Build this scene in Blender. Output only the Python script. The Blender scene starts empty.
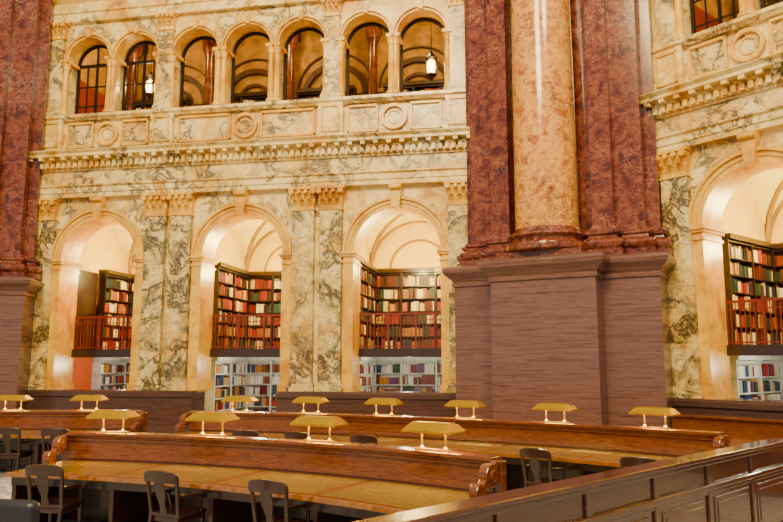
import bpy, math, random
from mathutils import Matrix, Vector
random.seed(7)
pi=math.pi
def rad(a): return a*pi/180
def lin(h):
    h=h.lstrip('#'); c=[int(h[i:i+2],16)/255 for i in (0,2,4)]
    return tuple((x/12.92 if x<=0.04045 else ((x+0.055)/1.055)**2.4) for x in c)+(1,)

# ---------------------------------------------------------------- materials
def base_mat(name):
    m=bpy.data.materials.new(name); m.use_nodes=True
    nt=m.node_tree; b=nt.nodes['Principled BSDF']; return m,nt,b
def ramp(nt,stops,fac,interp='LINEAR'):
    r=nt.nodes.new('ShaderNodeValToRGB'); r.color_ramp.interpolation=interp
    e=r.color_ramp.elements
    while len(e)<len(stops): e.new(0.5)
    for i,(p,c) in enumerate(stops):
        e[i].position=p; e[i].color=c if len(c)==4 else lin(c)
    nt.links.new(fac,r.inputs[0]); return r.outputs[0]
def noise(nt,vec,scale,detail=4,rough=.55,dist=0):
    n=nt.nodes.new('ShaderNodeTexNoise'); n.inputs['Scale'].default_value=scale
    n.inputs['Detail'].default_value=detail; n.inputs['Roughness'].default_value=rough
    n.inputs['Distortion'].default_value=dist
    nt.links.new(vec,n.inputs['Vector']); return n.outputs['Fac']
def mix(nt,fac,a,b,mode='MIX'):
    m=nt.nodes.new('ShaderNodeMix'); m.data_type='RGBA'; m.blend_type=mode
    for s,v in ((0,fac),(6,a),(7,b)):
        if isinstance(v,(int,float,tuple)): m.inputs[s].default_value=v
        else: nt.links.new(v,m.inputs[s])
    return m.outputs[2]
def coords(nt,scale=(1,1,1),rot=(0,0,0)):
    t=nt.nodes.new('ShaderNodeTexCoord'); mp=nt.nodes.new('ShaderNodeMapping')
    mp.inputs['Scale'].default_value=scale; mp.inputs['Rotation'].default_value=rot
    nt.links.new(t.outputs['Object'],mp.inputs[0]); return mp.outputs[0]
W=(1,1,1,1); K=(0,0,0,1)
def marble(name,cols,vein,vscale=1.2,vwidth=.035,vamt=.8,mask=(.42,.62),rough=.28,cscale=.9,scale=(1,1,1),vein2=None,rot=(0.3,0.5,0.2),v2w=.015,v2a=.5):
    m,nt,b=base_mat(name); v=coords(nt,scale,rot)
    n=len(cols); cl=noise(nt,v,cscale,6,.65,.6)
    c=ramp(nt,[(.3+.4*i/(n-1),cols[i]) for i in range(n)],cl)
    nv=noise(nt,v,vscale,8,.68,.7)
    vm=ramp(nt,[(.5-vwidth,K),(.5,W),(.5+vwidth*.7,K)],nv)
    mk=ramp(nt,[(mask[0],K),(mask[1],W)],noise(nt,v,.75,3,.5,.3))
    f=mix(nt,1.0,vm,mk,'MULTIPLY'); f=mix(nt,1.0,f,(vamt,)*3+(1,),'MULTIPLY')
    c=mix(nt,f,c,lin(vein))
    nv2=noise(nt,v,vscale*2.7,6,.65,.9)
    vm2=ramp(nt,[(.5-v2w,K),(.5,(v2a,v2a,v2a,1)),(.5+v2w,K)],nv2)
    c=mix(nt,vm2,c,lin(vein2 or vein))
    nt.links.new(c,b.inputs['Base Color']); b.inputs['Roughness'].default_value=rough
    return m
M={}
M['cream']=marble('cream_marble',['#b07a18','#dbac40','#eccc6c','#f4e09c','#cd9626'],'#343340',1.3,.05,.95,(.43,.54),cscale=1.3,vein2='#8a6824',v2w=.02)
M['gold']=marble('siena_marble',['#b07402','#d89c12','#eec034','#dda41c'],'#7d5e2c',1.5,.03,.5,(.5,.65),cscale=1.3,vein2='#926208')
M['veined']=marble('veined_marble',['#b88222','#deb656','#ecd68e','#d0a03a'],'#12141f',1.4,.085,1,(.37,.49),vein2='#4c443e',v2w=.032,v2a=.75)
M['frieze']=marble('frieze_marble',['#bc8826','#e0b858','#efd990','#cf9e36'],'#2a2a36',1.5,.07,.95,(.41,.52),vein2='#806438',v2w=.02)
M['red']=marble('red_marble',['#300e0a','#62281c','#87482f','#481c13'],'#c09482',2.4,.022,.6,(.48,.6),cscale=3.2,vein2='#220a08',rough=.13,v2w=.045,v2a=.7)
M['column']=marble('golden_brown_marble',['#743a06','#b66e14','#dca03e','#b06010','#8a480e'],'#56280a',2.8,.06,.75,(.42,.58),cscale=3.2,rough=.14,vein2='#ead0a0',v2w=.02)
M['pedestal']=marble('chocolate_marble',['#4a2e2a','#62423c','#74524a','#573934'],'#34201c',1.6,.03,.5,(.42,.58),cscale=2.0,scale=(.6,.6,13),rough=.2,vein2='#8d6e62',rot=(0,0.04,0),v2w=.02,v2a=.35)
M['plinth']=marble('dark_plinth_marble',['#38241f','#4c342e','#5a4038'],'#281a16',1.6,.03,.5,(.45,.6),cscale=2,scale=(.6,.6,12),rough=.2,vein2='#7a6054',rot=(0,0.04,0),v2w=.02,v2a=.35)
def plain(name,col,rough=.5,metal=0,emis=None,es=0,bump=0,var=.12,vs=3):
    m,nt,b=base_mat(name); v=coords(nt)
    c=lin(col); d=tuple(x*(1-var*2) for x in c[:3])+(1,); l=tuple(min(1,x*(1+var)) for x in c[:3])+(1,)
    n=noise(nt,v,vs,4); nt.links.new(ramp(nt,[(.3,d),(.7,l)],n),b.inputs['Base Color'])
    b.inputs['Roughness'].default_value=rough; b.inputs['Metallic'].default_value=metal
    if emis: b.inputs['Emission Color'].default_value=lin(emis); b.inputs['Emission Strength'].default_value=es
    return m
def wood(name,c1,c2,rough=.3,scale=(1,1,1),coat=.4):
    m,nt,b=base_mat(name); v=coords(nt,scale)
    n=noise(nt,v,6,6,.65,1.5)
    nt.links.new(ramp(nt,[(.3,c1),(.7,c2)],n),b.inputs['Base Color'])
    b.inputs['Roughness'].default_value=rough
    b.inputs['Coat Weight'].default_value=coat; b.inputs['Coat Roughness'].default_value=.03
    return m
M['wood']=wood('mahogany','#4c2006','#80440a',.2,(.6,.6,4))
M['woodtop']=wood('desktop_wood','#6c3a04','#985c08',.1,(1,1,1),1)
M['inlay']=wood('desktop_inlay','#7c6408','#a48414',.02,(1,1,1),1)
M['wooddark']=wood('dark_wood','#1c0a05','#34180a',.35,(.6,.6,3))
M['woodpart']=wood('partition_wood','#2e1408','#54280c',.24,(.6,.6,4))
M['brass_painted_glow']=plain('brass_painted_glow','#d4a010',.3,.95,emis='#ffbe00',es=.1)  # weak emission paints a gold lamp-lit glow onto the metal shade and stand
M['bronze']=plain('dark_bronze','#1c120c',.4,.6)
M['railing']=plain('painted_iron','#7c2a10',.4,.1)
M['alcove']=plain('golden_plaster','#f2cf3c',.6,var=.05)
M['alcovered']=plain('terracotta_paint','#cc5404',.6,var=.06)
M['vault']=plain('cream_vault_plaster','#faec80',.6,var=.04)
M['rib']=plain('gilded_rib','#a07c10',.5)
M['gred']=plain('pompeian_red_paint','#8a2c10',.6)
M['gtan']=plain('mural_tan','#b08420',.6,var=.25,vs=3)
M['mural']=plain('mural_brown','#4c280c',.6,var=.3,vs=6)
M['tube']=plain('lamp_tube','#ffe0a0',.5,emis='#ffd860',es=12)
M['globe']=plain('lantern_glass','#fff0cf',.4,emis='#ffd870',es=10)
M['whiteshelf']=plain('pale_steel_shelf','#dfe2da',.5)
M['leather']=plain('navy_leather','#141824',.4)
m,nt,b=base_mat('book_spines'); a=nt.nodes.new('ShaderNodeAttribute'); a.attribute_name='Col'
nt.links.new(a.outputs['Color'],b.inputs['Base Color']); b.inputs['Roughness'].default_value=.5; M['books']=m
m,nt,b=base_mat('patterned_carpet'); v=coords(nt)
vo=nt.nodes.new('ShaderNodeTexVoronoi'); vo.inputs['Scale'].default_value=3.2; nt.links.new(v,vo.inputs['Vector'])
c=ramp(nt,[(.1,'#c3c5ce'),(.3,'#66708a'),(.5,'#ddd5c8'),(.7,'#7a7a88')],vo.outputs['Distance'])
c=mix(nt,.4,c,ramp(nt,[(.35,'#807e88'),(.65,'#d3ccc2')],noise(nt,v,14,4)))
nt.links.new(c,b.inputs['Base Color']); b.inputs['Roughness'].default_value=.9; M['carpet']=m

# ---------------------------------------------------------------- mesh builder
class MB:
    def __init__(s): s.v=[]; s.f=[]; s.c=None
    def quad(s,*p):
        n=len(s.v); s.v+=[tuple(q) for q in p]; s.f.append(tuple(range(n,n+len(p))))
    def box(s,x0,x1,y0,y1,z0,z1):
        n=len(s.v); s.v+=[(x0,y0,z0),(x1,y0,z0),(x1,y1,z0),(x0,y1,z0),(x0,y0,z1),(x1,y0,z1),(x1,y1,z1),(x0,y1,z1)]
        s.f+=[tuple(n+i for i in f) for f in ((3,2,1,0),(4,5,6,7),(0,1,5,4),(1,2,6,5),(2,3,7,6),(3,0,4,7))]
    def beam(s,p0,p1,w,d,w1=None,d1=None,up=(0,1,0)):
        p0=Vector(p0);p1=Vector(p1); t=(p1-p0).normalized(); u=Vector(up)
        if abs(t.dot(u))>.95: u=Vector((1,0,0))
        a=t.cross(u).normalized(); bb=a.cross(t).normalized(); w1=w1 or w; d1=d1 or d; n=len(s.v)
        for p,ww,dd in ((p0,w,d),(p1,w1,d1)):
            for i,j in ((-1,-1),(1,-1),(1,1),(-1,1)): s.v.append(tuple(p+a*ww/2*i+bb*dd/2*j))
        s.f+=[tuple(n+i for i in f) for f in ((3,2,1,0),(4,5,6,7),(0,1,5,4),(1,2,6,5),(2,3,7,6),(3,0,4,7))]
    def lathe(s,cx,cy,prof,n=24):
        o=len(s.v); k=len(prof)
        for r,z in prof:
            for i in range(n):
                a=2*pi*i/n; s.v.append((cx+r*math.cos(a),cy+r*math.sin(a),z))
        for j in range(k-1):
            for i in range(n):
                i2=(i+1)%n; s.f.append((o+j*n+i,o+j*n+i2,o+(j+1)*n+i2,o+(j+1)*n+i))
        s.f.append(tuple(o+i for i in range(n))[::-1]); s.f.append(tuple(o+(k-1)*n+i for i in range(n)))
    def cyl(s,p0,p1,r,n=12):
        p0=Vector(p0);p1=Vector(p1); t=(p1-p0).normalized(); u=Vector((0,0,1)) if abs(t.z)<.9 else Vector((1,0,0))
        a=t.cross(u).normalized(); b=t.cross(a); o=len(s.v)
        for p in (p0,p1):
            for i in range(n):
                q=p+(a*math.cos(2*pi*i/n)+b*math.sin(2*pi*i/n))*r; s.v.append(tuple(q))
        for i in range(n): s.f.append((o+i,o+(i+1)%n,o+n+(i+1)%n,o+n+i))
        s.f.append(tuple(o+i for i in range(n))[::-1]); s.f.append(tuple(o+n+i for i in range(n)))
    def sweep(s,plan,prof):
        n=len(plan); mt=[]
        for i in range(n):
            p0=Vector(plan[i-1]);p=Vector(plan[i]);p1=Vector(plan[(i+1)%n])
            e1=(p-p0).normalized(); e2=(p1-p).normalized()
            n1=Vector((e1.y,-e1.x)); n2=Vector((e2.y,-e2.x)); mt.append((n1+n2)/(1+n1.dot(n2)))
        o=len(s.v)
        for off,z in prof:
            for i in range(n): s.v.append((plan[i][0]+mt[i].x*off,plan[i][1]+mt[i].y*off,z))
        for j in range(len(prof)-1):
            for i in range(n):
                i2=(i+1)%n; s.f.append((o+j*n+i,o+j*n+i2,o+(j+1)*n+i2,o+(j+1)*n+i))
        s.f.append(tuple(o+i for i in range(n))[::-1]); k=len(prof)-1; s.f.append(tuple(o+k*n+i for i in range(n)))
    def exx(s,prof,x0,x1):
        n=len(prof); o=len(s.v)
        for x in (x0,x1):
            for y,z in prof: s.v.append((x,y,z))
        for i in range(n):
            i2=(i+1)%n; s.f.append((o+i,o+n+i,o+n+i2,o+i2))
        s.f.append(tuple(o+i for i in range(n))); s.f.append(tuple(o+n+i for i in range(n))[::-1])
    def archspan(s,cx,r,zs,zt,y0,y1,n=24):
        P=[(cx+r*math.cos(pi-pi*i/n),zs+r*math.sin(pi*i/n)) for i in range(n+1)]
        for i in range(n):
            (xa,za),(xb,zb)=P[i],P[i+1]
            s.quad((xa,y0,za),(xb,y0,zb),(xb,y0,zt),(xa,y0,zt))
            s.quad((xa,y1,zt),(xb,y1,zt),(xb,y1,zb),(xa,y1,za))
            s.quad((xa,y0,za),(xa,y1,za),(xb,y1,zb),(xb,y0,zb))
            s.quad((xa,y0,zt),(xb,y0,zt),(xb,y1,zt),(xa,y1,zt))
    def ring(s,cx,zs,r0,r1,y0,y1,n=28,a0=0,a1=pi):
        o=len(s.v)
        for i in range(n+1):
            a=a0+(a1-a0)*i/n; c,d=math.cos(a),math.sin(a)
            s.v+=[(cx+r0*c,y0,zs+r0*d),(cx+r1*c,y0,zs+r1*d),(cx+r1*c,y1,zs+r1*d),(cx+r0*c,y1,zs+r0*d)]
        for i in range(n):
            for k in range(4):
                k2=(k+1)%4; s.f.append((o+4*i+k,o+4*i+k2,o+4*i+4+k2,o+4*i+4+k))
        s.f.append((o,o+1,o+2,o+3)); e=o+4*n; s.f.append((e+3,e+2,e+1,e))
    def arc(s,R0,R1,z0,z1,a0,a1,n=None):
        n=n or max(2,int((a1-a0)/1.2)); o=len(s.v)
        for i in range(n+1):
            a=rad(a0+(a1-a0)*i/n); c,d=math.cos(a),math.sin(a)
            s.v+=[(R0*c,R0*d,z0),(R1*c,R1*d,z0),(R1*c,R1*d,z1),(R0*c,R0*d,z1)]
        for i in range(n):
            for k in range(4):
                k2=(k+1)%4; s.f.append((o+4*i+k,o+4*i+4+k,o+4*i+4+k2,o+4*i+k2))
        s.f.append((o+3,o+2,o+1,o)); e=o+4*n; s.f.append((e,e+1,e+2,e+3))
    def mesh(s,name,mat,smooth=False):
        me=bpy.data.meshes.new(name); me.from_pydata(s.v,[],s.f); me.update()
        me.materials.append(mat)
        if s.c:
            at=me.color_attributes.new('Col','FLOAT_COLOR','POINT')
            fl=[x for c in s.c for x in c]; at.data.foreach_set('color',fl)
        return me
def link(o):
    bpy.context.scene.collection.objects.link(o); return o
def fixn(me):
    import bmesh
    bm=bmesh.new(); bm.from_mesh(me); bmesh.ops.recalc_face_normals(bm,faces=bm.faces); bm.to_mesh(me); bm.free()
def ob(name,mb,mat,parent=None,smooth=False,bevel=0,mtx=None):
    me=mb.mesh(name,mat) if isinstance(mb,MB) else mb
    if isinstance(mb,MB) and not mb.c: fixn(me)
    o=link(bpy.data.objects.new(name,me))
    if parent: o.parent=parent
    if mtx is not None: o.matrix_world=mtx
    if smooth:
        me.polygons.foreach_set('use_smooth',[True]*len(me.polygons))
        try: me.set_sharp_from_angle(angle=rad(40))
        except Exception: pass
    if bevel:
        bv=o.modifiers.new('bevel','BEVEL'); bv.width=bevel; bv.segments=2; bv.limit_method='ANGLE'
    return o
def empty(name,mtx):
    e=link(bpy.data.objects.new(name,None)); e.matrix_world=mtx; e.empty_display_size=.2; return e
def TR(x,y,z,rz=0): return Matrix.Translation((x,y,z))@Matrix.Rotation(rad(rz),4,'Z')
def light(name,kind,mtx,energy,col,size=.3,sy=None,parent=None):
    l=bpy.data.lights.new(name,kind); l.energy=energy; l.color=lin(col)[:3]
    if kind=='AREA':
        l.size=size
        if sy: l.shape='RECTANGLE'; l.size_y=sy
    else: l.shadow_soft_size=size
    o=link(bpy.data.objects.new(name,l))
    if parent: o.parent=parent; o.matrix_basis=mtx
    else: o.matrix_world=mtx
    return o

# ---------------------------------------------------------------- capital
def leaf(mb,x,y,z,w,h,out):
    rows=[(0,.02,.9),(.35,.05,1),(.7,.35,.85),(.92,.8,.6),(.9,1.0,.25)]
    o=len(mb.v)
    for t,d,ww in rows:
        for k,e in ((-1,0),(0,.02),(1,0)): mb.v.append((x+k*w/2*ww,y-out*d-e,z+h*t))
    for j in range(4):
        for k in range(2): a=o+j*3+k; mb.f.append((a,a+1,a+4,a+3))
def capital(mb,cx,yf,yb,w,z0,z1):
    h=z1-z0
    mb.box(cx-w/2-.03,cx+w/2+.03,yf-.03,yb,z0-.04,z0)
    n=len(mb.v)
    for z,e in ((z0,0),(z1-.12*h,.05)):
        mb.v+=[(cx-w/2-e,yf-e,z),(cx+w/2+e,yf-e,z),(cx+w/2+e,yb,z),(cx-w/2-e,yb,z)]
    for f in ((0,1,5,4),(1,2,6,5),(3,0,4,7),(4,5,6,7)): mb.f.append(tuple(n+i for i in f))
    for k in range(3): leaf(mb,cx+(k-1)*w*.34,yf,z0,w*.28,h*.42,.17)
    for k in range(4): leaf(mb,cx+(k-1.5)*w*.3,yf-.01,z0+h*.3,w*.22,h*.4,.19)
    for sx in (-1,1):
        mb.cyl((cx+sx*w*.5,yf-.17,z1-h*.24),(cx+sx*w*.5,yf+.04,z1-h*.24),h*.13,10)
        mb.cyl((cx+sx*w*.16,yf-.14,z1-h*.22),(cx+sx*w*.16,yf+.04,z1-h*.22),h*.09,8)
    mb.box(cx-w/2-.1,cx+w/2+.1,yf-.12,yb,z1-.12*h,z1)
def pilaster(mbs,mbc,cx,w,yf,yb,z0,z1,capz):
    mbs.box(cx-w/2,cx+w/2,yf,yb,z0+.26,capz)
    mbs.box(cx-w/2-.07,cx+w/2+.07,yf-.07,yb,z0,z0+.12)
    mbs.box(cx-w/2-.045,cx+w/2+.045,yf-.045,yb,z0+.12,z0+.2)
    mbs.box(cx-w/2-.02,cx+w/2+.02,yf-.02,yb,z0+.2,z0+.26)
    capital(mbc,cx,yf,yb,w,capz,z1)

# ---------------------------------------------------------------- books / bookcases
BC=['#6b2f14','#96301a','#3a2016','#b88440','#dcc690','#7c2014','#24362a','#a85a20','#e8dab0','#4a2814','#986838','#8c241e','#1c2c44','#c8a870','#5a1c14','#2c4440']
BW=['#f4eee0','#d8d0b8','#8a4a28','#b0bcc0','#efe6d4','#3a506a','#b02e20','#c8a868','#2f4838','#f0ece0','#6a3a6a','#d08a30','#284a7a','#7a1c1c']
def bookcase(M0,length,height,pal,frame_mat,depth=.3,rows=6,cornice=True):
    e=empty('bookcase',M0); fr=MB(); L=length
    fr.box(0,L,depth-.03,depth,0,height)
    nb=max(1,round(L/1.0)); xs=[i*L/nb for i in range(nb+1)]
    for x in xs: fr.box(max(0,x-.03),min(L,x+.03),0,depth-.03,0,height)
    rh=(height-.16)/rows
    for r in range(rows+1): fr.box(0,L,.01,depth-.03,.06+r*rh-.015,.06+r*rh+.015)
    if cornice: fr.box(-.0,L,-.06,depth,height-.06,height+.06)
    ob('case_frame',fr,frame_mat,e)
    bk=MB(); bk.c=[]
    for r in range(rows):
        z=.06+r*rh+.015
        for i in range(nb):
            x=xs[i]+.035; xe=xs[i+1]-.035; base=lin(random.choice(pal)); run=0
            while x<xe-.03:
                w=random.uniform(.028,.062); w=min(w,xe-x)
                if run<=0: base=lin(random.choice(pal)); run=random.randint(1,6); hh=random.uniform(.62,.9)
                run-=1
                if random.random()<.03: x+=w; continue
                h=(rh-.03)*min(.96,hh+random.uniform(-.05,.05)); y=random.uniform(.02,.06)
                k=random.uniform(.7,1.2); bk.box(x+.001,x+w-.003,y,depth-.05,z,z+h)
                bk.c+=[tuple(min(1,q*k) for q in base[:3])+(1,)]*8
                x+=w
    ob('books',bk,M['books'],e)
    return e

# ---------------------------------------------------------------- bay
ZP,ZS,ZC0,ZC1,ZK,ZA=1.41,4.97,6.12,6.7,7.95,9.12
def bay(name,theta,p,sc,parapets):
    n=(math.sin(rad(theta)),math.cos(rad(theta)))
    B=TR(n[0]*p,n[1]*p,0,-theta)@Matrix.Translation((sc,0,0))
    E=empty(name,B)
    A=[-4.18,0,4.18]; r=1.14
    x0,x1=-6.3,6.3
    w=MB(); edges=[x0]
    for a in A: edges+=[a-r,a+r]
    edges.append(x1)
    for i in range(0,len(edges),2): w.box(edges[i],edges[i+1],0,.75,ZP-.05,ZC1)
    for a in A: w.archspan(a,r,ZS,ZC1,0,.75)
    ob('arcade_wall',w,M['cream'],E)
    g=MB()
    for a in A:
        for sx in (-1,1):
            xi=a+sx*(r-.01); xo=a+sx*(r+.26)
            lo,hi=min(xi,xo),max(xi,xo)
            g.box(lo,hi,-.05,.8,ZP,ZS-.28)
            for e,za,zb in ((.03,ZS-.28,ZS-.22),(.0,ZS-.22,ZS-.12),(.05,ZS-.12,ZS-.06),(.09,ZS-.06,ZS)):
                g.box(lo-e,hi+e*(1 if sx<0 else 0),-.05-e,.8+e,za,zb)
            g.box(lo-.04,hi+.04,-.1,.84,ZP,ZP+.16)
        g.ring(a,ZS,r-.01,r+.1,-.05,.8); g.ring(a,ZS,r+.1,r+.2,-.08,.1); g.ring(a,ZS,r+.2,r+.27,-.14,.1)
        k=len(g.v)
        for y in (-.26,.0):
            g.v+=[(a-.1,y,ZS+r-.04),(a+.1,y,ZS+r-.04),(a+.17,y,ZC1),(a-.17,y,ZC1)]
        for f in ((0,1,2,3),(4,5,1,0),(1,5,6,2),(4,0,3,7)): g.f.append(tuple(k+i for i in f))
        g.cyl((a-.16,-.3,ZC1-.1),(a+.16,-.3,ZC1-.1),.07,10)
    ob('arch_surrounds',g,M['gold'],E,smooth=True)
    s=MB();c=MB()
    for q in (-5.82,5.82): pilaster(s,c,q,.6,-.17,.05,ZP,ZC1,ZC0)
    for q in (-2.09,2.09):
        for d in (-.37,.37): pilaster(s,c,q+d,.58,-.17,.05,ZP,ZC1,ZC0)
    ob('pilasters',s,M['veined'],E,bevel=.01); ob('capitals',c,M['gold'],E)
    pl=MB()
    segs=[];cur=x0
    for a,pp in zip(A,parapets):
        if not pp: segs.append((cur,a-r)); cur=a+r
    segs.append((cur,x1))
    for a0,a1 in segs:
        pl.exx([(-.3,0),(-.3,1.22),(-.35,1.26),(-.35,1.36),(-.3,ZP),(.5,ZP),(.5,0)],a0,a1)
        pl.exx([(-.38,0),(-.38,.2),(-.3,.26),(-.3,0)],a0,a1)
    ob('marble_plinth',pl,M['plinth'],E)
    en=MB()
    en.exx([(-.2,ZC1),(-.2,ZC1+.13),(-.23,ZC1+.13),(-.23,ZC1+.27),(-.29,ZC1+.31),(-.29,ZC1+.34),(.6,ZC1+.34),(.6,ZC1)],x0,x1)
    en.exx([(-.25,ZK-.5),(-.25,ZK-.44),(-.3,ZK-.44),(-.3,ZK-.28),(-.36,ZK-.26),(-.36,ZK-.18),(-.56,ZK-.16),(-.56,ZK-.09),(-.64,ZK-.02),(-.64,ZK),(.6,ZK),(.6,ZK-.5)],x0,x1)
    x=x0+.05
    while x<x1-.1:
        en.box(x,x+.1,-.4,-.29,ZK-.43,ZK-.29); x+=.17
    x=x0+.1
    while x<x1-.1:
        en.box(x,x+.12,-.54,-.35,ZK-.25,ZK-.16); x+=.34
    ob('cornice',en,M['cream'],E)
    fz=MB(); fz.box(x0,x1,-.2,.6,ZC1+.34,ZK-.5); ob('frieze',fz,M['frieze'],E)
    at=MB(); at.box(x0,x1,0,.6,ZK,ZA-.1); at.box(x0,x1,-.08,.6,ZK,ZK+.16)
    at.exx([(-.12,ZA-.16),(-.16,ZA-.12),(-.22,ZA-.08),(-.22,ZA),(.6,ZA),(.6,ZA-.16)],x0,x1)
    piers=[-5.82,-2.42,2.42,5.82]
    for q in piers: at.box(q-.34,q+.34,-.16,.1,ZK,ZA-.1)
    fr=MB(); pn=MB()
    groups=[(-5.48,-2.76),(-2.08,2.08),(2.76,5.48)]
    for g0,g1 in groups:
        m_=(g0+g1)/2; zl,zh=ZK+.22,ZA-.2
        for a0,a1 in ((g0+.1,m_-.42),(m_+.42,g1-.1)):
            pn.box(a0+.05,a1-.05,-.012,.02,zl+.05,zh-.05)
            for bx in ((a0,a1,zl,zl+.06),(a0,a1,zh-.06,zh)): fr.box(bx[0],bx[1],-.08,.01,bx[2],bx[3])
            fr.box(a0,a0+.06,-.08,.01,zl,zh); fr.box(a1-.06,a1,-.08,.01,zl,zh)
        fr.ring(m_,(zl+zh)/2,.27,.35,-.12,.01,n=32,a1=2*pi); pn.cyl((m_,-.03,(zl+zh)/2),(m_,.01,(zl+zh)/2),.27,28)
        fr.ring(m_,(zl+zh)/2,.16,.19,-.06,.01,n=32,a1=2*pi)
    for q in piers:
        zl,zh=ZK+.24,ZA-.2
        for bx in ((q-.24,q+.24,zl,zl+.04),(q-.24,q+.24,zh-.04,zh),(q-.24,q-.2,zl,zh),(q+.2,q+.24,zl,zh)): fr.box(bx[0],bx[1],-.2,-.15,bx[2],bx[3])
    ob('attic_parapet',at,M['cream'],E); ob('panel_frames',fr,M['gold'],E); ob('veined_panels',pn,M['frieze'],E)
    # upper arcade
    U=[-4.85,-3.35,-1.55,0,1.55,3.35,4.85]; ru=.66; zsu=10.82; zt=12.0
    w=MB(); edges=[x0]
    for a in U: edges+=[a-ru,a+ru]
    edges.append(x1)
    for i in range(0,len(edges),2): w.box(edges[i],edges[i+1],0,.5,ZA,zt)
    for a in U: w.archspan(a,ru,zsu,zt,0,.5,18)
    ob('upper_arcade_wall',w,M['cream'],E)
    g=MB()
    for a in U:
        g.ring(a,zsu,ru-.005,ru+.06,-.05,.52,20); g.ring(a,zsu,ru+.06,ru+.1,-.11,.05,20)
        g.box(a-.06,a+.06,-.15,0,zsu+ru-.02,zsu+ru+.25)
        for sx in (-1,1):
            xx=a+sx*(ru+.03)
            g.lathe(xx,-.04,[(.1,ZA),(.1,ZA+.05),(.13,ZA+.05),(.13,ZA+.1),(.085,ZA+.16),(.072,zsu-.3),(.09,zsu-.28),(.08,zsu-.25),(.13,zsu-.09)],12)
            g.box(xx-.12,xx+.12,-.18,.52,zsu-.09,zsu)
    ob('arcade_columns',g,M['gold'],E,smooth=True)
    s=MB();c=MB()
    for q in piers: pilaster(s,c,q,.42,-.13,.05,ZA,zt-.05,zt-.5)
    ob('upper_pilasters',s,M['frieze'],E); ob('upper_capitals',c,M['gold'],E)
    t=MB(); t.exx([(-.15,zt-.05),(-.15,zt+.2),(-.2,zt+.22),(-.2,zt+.5),(-.45,zt+.7),(-.5,zt+.85),(.6,zt+.85),(.6,zt-.05)],x0,x1)
    t.box(x0,x1,0,.6,zt+.85,14.6); ob('upper_cornice',t,M['cream'],E)
    for i,a in enumerate(U):
        f=MB(); f.ring(a,zsu,ru-.09,ru-.02,.4,.47,20)
        for sx in (-1,1): f.box(a+sx*(ru-.055)-.035,a+sx*(ru-.055)+.035,.4,.47,ZA,zsu)
        if i<2:
            f.box(a-.03,a+.03,.4,.46,ZA,zsu+ru-.05); f.box(a-ru+.05,a+ru-.05,.4,.46,zsu-.04,zsu+.04)
            for z in (9.55,10.15): f.box(a-ru+.05,a+ru-.05,.41,.45,z,z+.035)
            for xx in (-.3,.3): f.box(a+xx-.015,a+xx+.015,.41,.45,ZA,zsu)
        ob('window_%d'%(i+1),f,M['bronze'],E)
    # gallery room
    ga=MB(); ga.box(x0,x1,.5,4.4,ZA-.3,ZA-.02); ob('gallery_floor',ga,M['alcove'],E)
    ga=MB(); ga.box(x0,x1,4.2,4.4,ZA,10.9)
    for q in (-6.3,6.1): ga.box(q,q+.2,.5,4.2,ZA,10.9)
    ob('gallery_wall_dado',ga,M['gred'],E)
    ga=MB(); ga.box(x0,x1,4.2,4.4,10.9,13.4); ga.box(x0,x1,.5,4.4,13.4,13.5)
    for q in (-6.3,6.1): ga.box(q,q+.2,.5,4.2,10.9,13.4)
    ob('gallery_vault_wall',ga,M['gtan'],E)
    ga=MB()
    for q in (-4.2,-1.4,1.4,4.2):
        ga.ring(q,10.9,.95,1.12,4.05,4.22); ga.ring(q,10.9,.5,.6,4.1,4.22)
        ga.ring(q,11.1,1.25,1.3,4.1,4.22)
        bookcase(B@Matrix.Translation((q-.95,3.0,ZA)),1.9,1.55,BC,M['wooddark'],rows=4)
    ga.box(x0,x1,4.08,4.22,10.82,10.92)
    for q in (-5.6,-2.8,0,2.8,5.6): ga.box(q-.18,q+.18,.9,4.2,12.9,13.4)
    ob('gallery_mural_arches',ga,M['mural'],E)
    ga=MB()
    for q in (-5.6,-2.8,0,2.8,5.6): ga.lathe(q,3.6,[(.24,ZA),(.24,ZA+.2),(.17,ZA+.25),(.15,12.3),(.26,12.6),(.26,12.9)],14)
    ob('gallery_columns',ga,M['red'],E,smooth=True)
    for q in (-4.2,0,4.2): light('gallery_light','POINT',Matrix.Translation((q,1.8,12.4)),210,'#ffd880',.25,parent=E)
    # lower alcoves
    for i,a in enumerate(A):
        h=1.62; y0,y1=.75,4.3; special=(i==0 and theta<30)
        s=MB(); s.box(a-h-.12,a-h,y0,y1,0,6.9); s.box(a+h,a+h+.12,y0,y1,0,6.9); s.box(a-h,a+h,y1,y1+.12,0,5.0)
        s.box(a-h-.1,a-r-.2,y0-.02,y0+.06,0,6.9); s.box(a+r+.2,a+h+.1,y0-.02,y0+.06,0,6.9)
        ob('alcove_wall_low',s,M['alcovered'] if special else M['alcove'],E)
        s=MB(); s.box(a-h,a+h,y1,y1+.12,5.0,6.9); s.box(a-h,a-h+.03,y0+.1,y1,5.0,6.9); s.box(a+h-.03,a+h,y0+.1,y1,5.0,6.9)
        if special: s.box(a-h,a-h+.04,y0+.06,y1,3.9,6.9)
        ob('alcove_wall_upper',s,M['alcove'],E)
        v=MB(); N=28; yc=(y0+y1)/2; hy=(y1-y0)/2
        for jj in range(N+1):
            for ii in range(N+1):
                X=-1+2*ii/N; Y=-1+2*jj/N
                z=5.05+1.55*max(math.sqrt(max(0,1-X*X)),math.sqrt(max(0,1-Y*Y))*.97)
                v.v.append((a+X*h,yc+Y*hy,z))
        for jj in range(N):
            for ii in range(N):
                k=jj*(N+1)+ii; v.f.append((k,k+1,k+N+2,k+N+1))
        ob('groin_vault',v,M['vault'],E,smooth=True)
        rb=MB()
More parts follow.
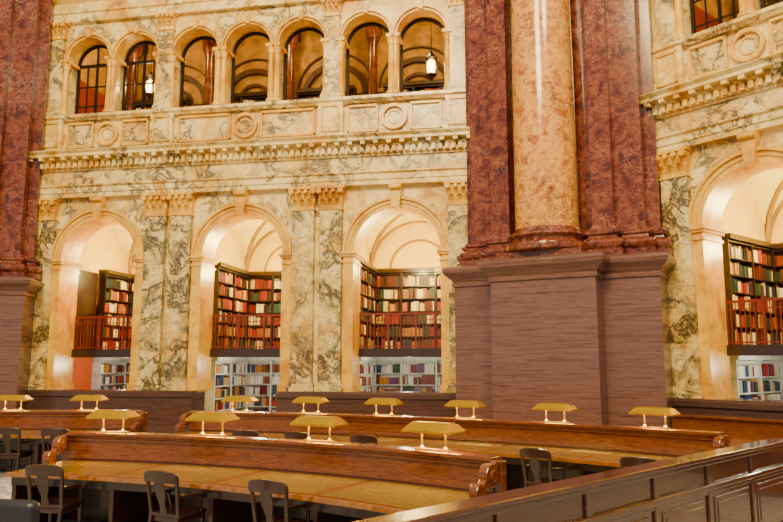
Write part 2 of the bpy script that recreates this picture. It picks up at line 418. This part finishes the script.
        for sx in (-1,1):
            pts=[]
            for k in range(17):
                X=-1+2*k/16; pts.append((a+X*h*.99,yc+sx*X*hy*.99,5.03+1.55*math.sqrt(max(0,1-X*X))))
            for k in range(16): rb.beam(pts[k],pts[k+1],.09,.07,up=(0,0,1))
        rb.ring(a,5.05,h-.12,h-.02,y1-.06,y1+.01); rb.ring(a,5.05,h*.55,h*.59,y1-.04,y1+.01)
        rb.box(a-h,a+h,y1-.07,y1,5.0,5.1)
        ob('vault_ribs',rb,M['rib'],E)
        s=MB(); s.box(a-h,a+h,y0+.02,y1,2.33,2.46); s.box(a-r-.2,a+r+.2,y0-.05,y0+.1,2.28,2.5); ob('mezzanine_floor',s,M['wooddark'],E)
        RB=B@Matrix.Translation((a,.8,2.46)); re=empty('balcony_railing',RB); s=MB()
        s.box(-r-.1,r+.1,-.03,.03,.93,.98); s.box(-r-.1,r+.1,-.02,.02,.08,.11); s.box(-r-.1,r+.1,-.015,.015,.78,.8)
        x=-r
        while x<=r: s.box(x-.009,x+.009,-.009,.009,0,.94); x+=.1
        for q in (-r,-.37,.37,r): s.box(q-.025,q+.025,-.025,.025,0,1.02)
        ob('bars',s,M['railing'],re)
        for lev,z,hgt,pal,fm in ((0,0,2.25,BW,M['whiteshelf']),(1,2.47,2.5,BC,M['wooddark'])):
            ln=2*h-.02
            if special: ln-=.95
            bookcase(B@Matrix.Translation((a-h+.01,y1-.31,z)),ln,hgt,pal,fm)
            if special:
                bookcase(B@Matrix.Translation((a-h+.31,y0+1.75,z))@Matrix.Rotation(rad(90),4,'Z'),y1-y0-2.1,hgt,pal,fm)
            else:
                bookcase(B@Matrix.Translation((a-h+.31,y0+.75,z))@Matrix.Rotation(rad(90),4,'Z'),y1-y0-1.1,hgt,pal,fm)
                bookcase(B@Matrix.Translation((a+h-.31,y1-.35,z))@Matrix.Rotation(rad(-90),4,'Z'),y1-y0-1.1,hgt,pal,fm)
        if special:
            d=MB(); d.box(a-h,a-h+.08,1.25,2.42,2.46,4.9); d.box(a-h+.08,a-h+.12,1.35,2.32,2.5,3.5); d.box(a-h+.08,a-h+.12,1.35,2.32,3.6,4.75); ob('door_1',d,M['wooddark'],E)
        light('alcove_light','POINT',Matrix.Translation((a+.4,1.5,5.25)),150,'#ffcf50',.16,parent=E)
        light('alcove_light','POINT',Matrix.Translation((a,2.7,4.9)),330,'#ffe68c',.2,parent=E)
        light('alcove_light_low','POINT',Matrix.Translation((a,1.7,2.05)),100,'#fff2d0',.15,parent=E)
    return E,B
EL,BL=bay('wall_back',10,17.74,-7.17,[1,0,1])
ER,BR=bay('wall_right',50,14.43,-1.71,[1,1,1])

def lantern(s,v,z):
    e=empty('pendant_lantern',BL@Matrix.Translation((s+7.17,v,z)))
    m_=MB(); m_.cyl((0,0,.42),(0,0,3.0),.012,6)
    m_.lathe(0,0,[(.03,.5),(.06,.42),(.17,.3),(.18,.27)],8); m_.lathe(0,0,[(.15,-.22),(.17,-.2),(.05,-.3),(.02,-.38)],8)
    for k in range(8):
        a=2*pi*k/8; m_.beam((.17*math.cos(a),.17*math.sin(a),-.2),(.18*math.cos(a),.18*math.sin(a),.28),.014,.014)
    ob('cage',m_,M['bronze'],e)
    g=MB(); g.lathe(0,0,[(.02,-.19),(.1,-.15),(.13,0),(.12,.18),(.04,.26)],16); ob('glass',g,M['globe'],e,smooth=True)
    light('bulb','POINT',Matrix.Translation((0,-.25,0)),40,'#ffd9a0',.12,parent=e)
lantern(-2.2,1.2,10.35); lantern(-10.75,1.2,10.35)

# ---------------------------------------------------------------- corner piers
def pier(mtx):
    E=empty('corner_pier',mtx)
    right=[(1.15,0),(1.15,.6),(2.3,.6),(2.3,3)]
    plan=[(-1.15,0)]+right+[(-2.3,3),(-2.3,.6),(-1.15,.6)]
    p=MB(); p.sweep(plan,[(.16,0),(.16,.35),(.1,.42),(.03,.5),(0,.52),(0,3.88),(.04,3.9),(.05,3.96),(.02,4.0),(.1,4.1),(.14,4.14),(.2,4.2),(.22,4.28),(.2,4.33),(.1,4.38)])
    ob('pedestal',p,M['pedestal'],E)
    r2=[(.95,1.15),(.95,.72),(1.4,.72),(1.4,.95),(2.0,.95),(2.0,1.3),(2.25,1.3),(2.25,3)]
    plan=r2+[(-x,y) for x,y in r2[::-1]]
    prof=[(.2,4.38),(.21,4.52),(.15,4.54),(.2,4.6),(.22,4.66),(.2,4.72),(.13,4.76),(.08,4.79),(.07,4.84),(.12,4.87),(.12,4.93),(.06,4.96),(.0,5.08)]
    p=MB(); p.sweep(plan,prof); ob('pilaster_base',p,M['red'],E)
    p=MB(); p.sweep(plan,[(0,5.07),(0,13.2),(.06,13.25),(.06,13.4),(.25,13.9),(.3,14.6)])
    ob('pilaster_shafts',p,M['red'],E)
    C=empty('marble_column',mtx@Matrix.Translation((-.06,.72,4.38)))
    c=MB(); c.box(-.94,.94,-.72,.94,0,.14)
    c.lathe(0,0,[(.9,.14),(.96,.17),(.98,.23),(.96,.3),(.9,.33),(.84,.35),(.8,.4),(.81,.44),(.86,.46),(.89,.5),(.86,.55),(.79,.57),(.77,.61),(.71,.68)],56)
    ob('attic_base',c,M['red'],C,smooth=True)
    c=MB(); c.lathe(0,0,[(.705,.67),(.7,1.2),(.7,3),(.69,5),(.665,7.5),(.64,8.5),(.68,8.55),(.66,8.62),(.72,8.9),(.95,9.4)],56)
    ob('shaft',c,M['column'],C,smooth=True)
    return E
pier(TR(3.18,15.0,0,-30))
pier(TR(-11.85,17.67,0,10))

# ---------------------------------------------------------------- floor
f=MB(); f.quad((-30,-14,0),(26,-14,0),(26,32,0),(-30,32,0)); ob('floor',f,M['carpet'])

# ---------------------------------------------------------------- desks
CX,CY=-6.8,-1.6
def scrollend(mb,R,a,sgn):
    c,d=math.cos(rad(a)),math.sin(rad(a)); t=Vector((-d,c,0))*sgn; o=Vector((c,d,0))
    P=Vector((R*c,R*d,0))+t*.03
    mb.beam(P+Vector((0,0,0)),P+Vector((0,0,1.13)),.12,.1,up=tuple(o))
    mb.beam(P-o*.35+Vector((0,0,0)),P-o*.35+Vector((0,0,.9)),.07,.09,up=tuple(o))
    mb.cyl(P-o*.2+Vector((0,0,1.0))-t*.05,P-o*.2+Vector((0,0,1.0))+t*.05,.12,16)
    mb.cyl(P-o*.2+Vector((0,0,1.0))-t*.07,P-o*.2+Vector((0,0,1.0))+t*.07,.06,12)
    mb.cyl(P-o*.42+Vector((0,0,.86))-t*.05,P-o*.42+Vector((0,0,.86))+t*.05,.085,16)
    mb.beam(P-o*.08+Vector((0,0,1.12)),P-o*.48+Vector((0,0,.8)),.08,.06,up=(0,0,1))
def desk(R,a0,a1,seats,D=1.25,off=(0,0)):
    E=empty('reading_desk',TR(CX+off[0],CY+off[1],0))
    w=MB(); w.arc(R-.04,R+.04,0,1.12,a0,a1)
    w.arc(R-.12,R+.12,.0,.1,a0,a1)
    w.arc(R-.07,R+.07,1.05,1.09,a0,a1)
    w.arc(R-.115,R+.115,1.12,1.165,a0,a1); w.arc(R-.09,R+.09,1.09,1.12,a0,a1)
    w.arc(R-.065,R-.03,.8,.86,a0,a1)
    scrollend(w,R,a0,-1); scrollend(w,R,a1,1)
    ob('divider',w,M['wood'],E,bevel=.008)
    t=MB(); t.arc(R-D,R-.04,.745,.785,a0,a1); t.arc(R-D-.03,R-D+.02,.73,.79,a0,a1)
    ob('desktop',t,M['woodtop'],E,bevel=.008)
    u=MB(); u.arc(R-D+.08,R-D+.12,.62,.745,a0,a1); u.arc(R-.3,R-.26,.05,.745,a0,a1)
    step=seats; n=max(1,round((a1-a0)/step)); 
    inl=MB(); st=(a1-a0)/n
    for i in range(n+1):
        a=a0+i*st; aa=min(max(a,a0+.15),a1-.15); hw=.022/R*57.3*1.2
        u.arc(R-D+.1,R-.05,.0,.745,aa-hw*1.2,aa+hw*1.2,n=1)
        if i<n:
            g=.07/R*57.3; inl.arc(R-D+.1,R-.14,.785,.788,a+g,a+st-g,n=6)
    ob('supports',u,M['wooddark'],E); ob('inlay_panels',inl,M['inlay'],E)
    return E
def lampmesh():
    s=MB(); 
    def fr(z0,x0,y0,z1,x1,y1):
        o=len(s.v)
        for z,x,y in ((z0,x0,y0),(z1,x1,y1)): s.v.extend([(-x,-y,z),(x,-y,z),(x,y,z),(-x,y,z)])
        for f in ((0,1,5,4),(1,2,6,5),(2,3,7,6),(3,0,4,7)): s.f.append(tuple(o+i for i in f))
    fr(.2,.33,.16,.225,.335,.165); fr(.225,.33,.16,.3,.26,.09)
    s.quad((-.26,-.09,.3),(.26,-.09,.3),(.26,.09,.3),(-.26,.09,.3)); s.box(-.24,.24,-.075,.075,.3,.312)
    b=MB(); b.box(-.22,.22,-.05,.05,0,.018)
    for sx in (-.16,.16): b.cyl((sx,0,0),(sx,0,.29),.013,10); b.lathe(sx,0,[(.035,.018),(.03,.03),(.015,.05)],10)
    t=MB(); t.cyl((-.24,0,.235),(.24,0,.235),.016,8)
    m1=s.mesh('shade',M['brass_painted_glow']); m2=b.mesh('stand',M['brass_painted_glow']); m3=t.mesh('tube',M['tube']); fixn(m2)
    return m1,m2,m3
LM=lampmesh()
def lamp(M0,en=32):
    e=empty('desk_lamp',M0)
    for nme,me in zip(('shade','stand','tube'),LM): ob(nme,me,None,e)
    light('bulb','AREA',Matrix.Translation((0,0,.215)),en,'#ffd05c',.5,.2,parent=e)
def arcpos(R,a,z=0): return TR(CX+R*math.cos(rad(a)),CY+R*math.sin(rad(a)),z,a-90)
desk(12.2,49.6,79.5,7.6); desk(16.5,46.0,80.5,5.5); desk(16.5,84.0,112,5.5)
for a in (53.4,61.1,68.9,76.4): lamp(arcpos(12.2,a,1.165))
for a in (49.3,54.9,60.6,66.2,71.5,76.8,88,93.4,99): lamp(arcpos(16.5,a,1.165))

def chairmesh():
    s=MB(); s.box(-.22,.22,-.2,.23,.43,.465); s.box(-.2,.2,-.18,.21,.37,.43)
    for sx in (-1,1):
        s.beam((sx*.19,.19,0),(sx*.19,.19,.43),.032,.032,.045,.045)
        s.beam((sx*.2,-.25,0),(sx*.19,-.18,.45),.034,.034,.045,.045)
        s.beam((sx*.19,-.18,.45),(sx*.215,-.25,.86),.045,.035,.04,.03)
        s.beam((sx*.19,-.2,.17),(sx*.19,.19,.17),.02,.03)
        s.beam((sx*.205,-.22,.66),(sx*.24,.1,.63),.035,.03); s.beam((sx*.24,.1,.63),(sx*.21,.14,.45),.035,.03)
    s.beam((-.19,0,.17),(.19,0,.17),.02,.03)
    n=10; o=len(s.v)
    for i in range(n+1):
        x=-.235+.47*i/n; u=x/.235; y=-.255-.05*(1-u*u); zt=.9+.025*(1-u*u)-(.02 if abs(u)>.95 else 0); zb=.79+.01*(1-u*u)
        s.v+=[(x,y-.015,zb),(x,y-.02,zt),(x,y+.015,zt),(x,y+.015,zb)]
    for i in range(n):
        for k in range(4):
            k2=(k+1)%4; s.f.append((o+4*i+k,o+4*i+k2,o+4*i+4+k2,o+4*i+4+k))
    s.f.append((o,o+1,o+2,o+3)); s.f.append((o+4*n+3,o+4*n+2,o+4*n+1,o+4*n))
    prof=[(.055,.46),(.045,.52),(.04,.56),(.07,.66),(.08,.72),(.065,.8)]
    o=len(s.v)
    for hw,z in prof:
        y=-.19-.1*(z-.46)/.33
        s.v+=[(-hw,y-.01,z),(hw,y-.01,z),(hw,y+.01,z),(-hw,y+.01,z)]
    for j in range(len(prof)-1):
        for k in range(4):
            k2=(k+1)%4; s.f.append((o+4*j+k,o+4*j+k2,o+4*j+4+k2,o+4*j+4+k))
    me=s.mesh('chair_frame',M['wooddark']); fixn(me); return me
CM=chairmesh()
def chair(mtx):
    o=ob('wooden_chair',CM,None,mtx=mtx@Matrix.Diagonal((1.04,1.04,1.04,1))); bv=o.modifiers.new('b','BEVEL'); bv.width=.008; bv.segments=2; bv.limit_method='ANGLE'
for a,R,t in ((75.3,10.85,5),(66.4,10.9,-4),(58.9,10.95,3)): chair(arcpos(R,a)@Matrix.Rotation(rad(t),4,'Z'))
for a,R,t in ((47.7,15.0,8),(53.2,15.0,-5),(65.2,15.35,3),(69.9,15.35,-3),(73.9,15.35,6),(87.5,15.1,8),(91.0,15.3,-6),(96,15.3,0)): chair(arcpos(R,a)@Matrix.Rotation(rad(t),4,'Z'))

# office chair, bottom left
e=empty('office_chair',TR(-3.08,6.35,0,-12))
s=MB(); 
import bmesh
def blob(name,sx,sy,sz,loc,mat,par):
    bm=bmesh.new(); bmesh.ops.create_cube(bm,size=1)
    bmesh.ops.scale(bm,vec=(sx,sy,sz),verts=bm.verts); bmesh.ops.translate(bm,vec=loc,verts=bm.verts)
    me=bpy.data.meshes.new(name); bm.to_mesh(me); bm.free(); me.materials.append(mat)
    o=ob(name,me,None,par,smooth=True); o.modifiers.new('b','BEVEL'); bv=o.modifiers['b']; bv.width=min(sx,sy,sz)*.49; bv.segments=6
    return o
blob('backrest',.46,.14,.5,(0,-.24,.77),M['leather'],e); blob('seat',.5,.5,.1,(0,0,.46),M['leather'],e)
s.cyl((0,0,.1),(0,0,.42),.03); s.beam((0,-.05,.42),(0,-.25,.6),.06,.02)
for k in range(5):
    a=2*pi*k/5; s.beam((0,0,.12),(.27*math.cos(a),.27*math.sin(a),.07),.05,.03); s.cyl((.27*math.cos(a),.27*math.sin(a)-.015,.03),(.27*math.cos(a),.27*math.sin(a)+.015,.03),.03)
ob('base',s,M['bronze'],e)

# radial partition
e=empty('wooden_partition',TR(CX,CY,0,43.2))
s=MB(); L0,L1=7.9,16.4
s.box(L0,L1,-.05,.05,0,1.1); s.box(L0,L1,-.12,.12,1.1,1.145); s.box(L0,L1,-.09,.09,1.05,1.1); s.box(L0,L1,-.1,.1,0,.14)
x=L0+.02
while x<L1-1.2:
    s.box(x,x+.1,-.075,.075,.1,1.05)
    s.box(x+.17,x+1.13,-.062,.062,.2,.7); s.box(x+.23,x+1.07,-.072,.072,.26,.64)
    x+=1.2
s.box(L0,L1,-.1,.1,.79,.85); s.box(L0,L1,-.07,.07,.74,.79)
ob('panelling',s,M['woodpart'],e,bevel=.01)

# desk near the right wall (straight)
e=empty('side_table',BR@Matrix.Translation((-5.5,-1.3,0)))
s=MB(); s.box(0,5,-.04,.04,0,1.12); s.box(-.02,5.02,-.1,.1,1.12,1.165); s.box(-.05,.0,-.95,.08,0,.85)
s.box(0,5,-.75,-.7,.05,.74)
ob('divider',s,M['wood'],e,bevel=.008)
s=MB(); s.box(-.05,5,-1,-.04,.745,.79); ob('desktop',s,M['woodtop'],e,bevel=.008)
for q in (-5.2,-4.2): chair(BR@TR(q,-2.6,0,0))

# ---------------------------------------------------------------- lights
def aim(loc,tgt):
    d=Vector(tgt)-Vector(loc); return Matrix.Translation(loc)@d.to_track_quat('-Z','Y').to_matrix().to_4x4()
light('dome_light','AREA',aim((-6,-4,19),(-4,17,6)),7800,'#ffe0a0',6)
light('dome_light','AREA',aim((4,-2,20),(6,15,6)),3500,'#ffe2a8',4)
wd=bpy.data.worlds.new('World'); bpy.context.scene.world=wd; wd.use_nodes=True
wd.node_tree.nodes['Background'].inputs[0].default_value=(1,.94,.82,1); wd.node_tree.nodes['Background'].inputs[1].default_value=.75

cam=bpy.data.cameras.new('Camera'); cam.lens=32.64; cam.sensor_width=36
co=link(bpy.data.objects.new('Camera',cam)); co.location=(0,0,2.15); co.rotation_euler=(rad(98.1),0,0)
bpy.context.scene.camera=co
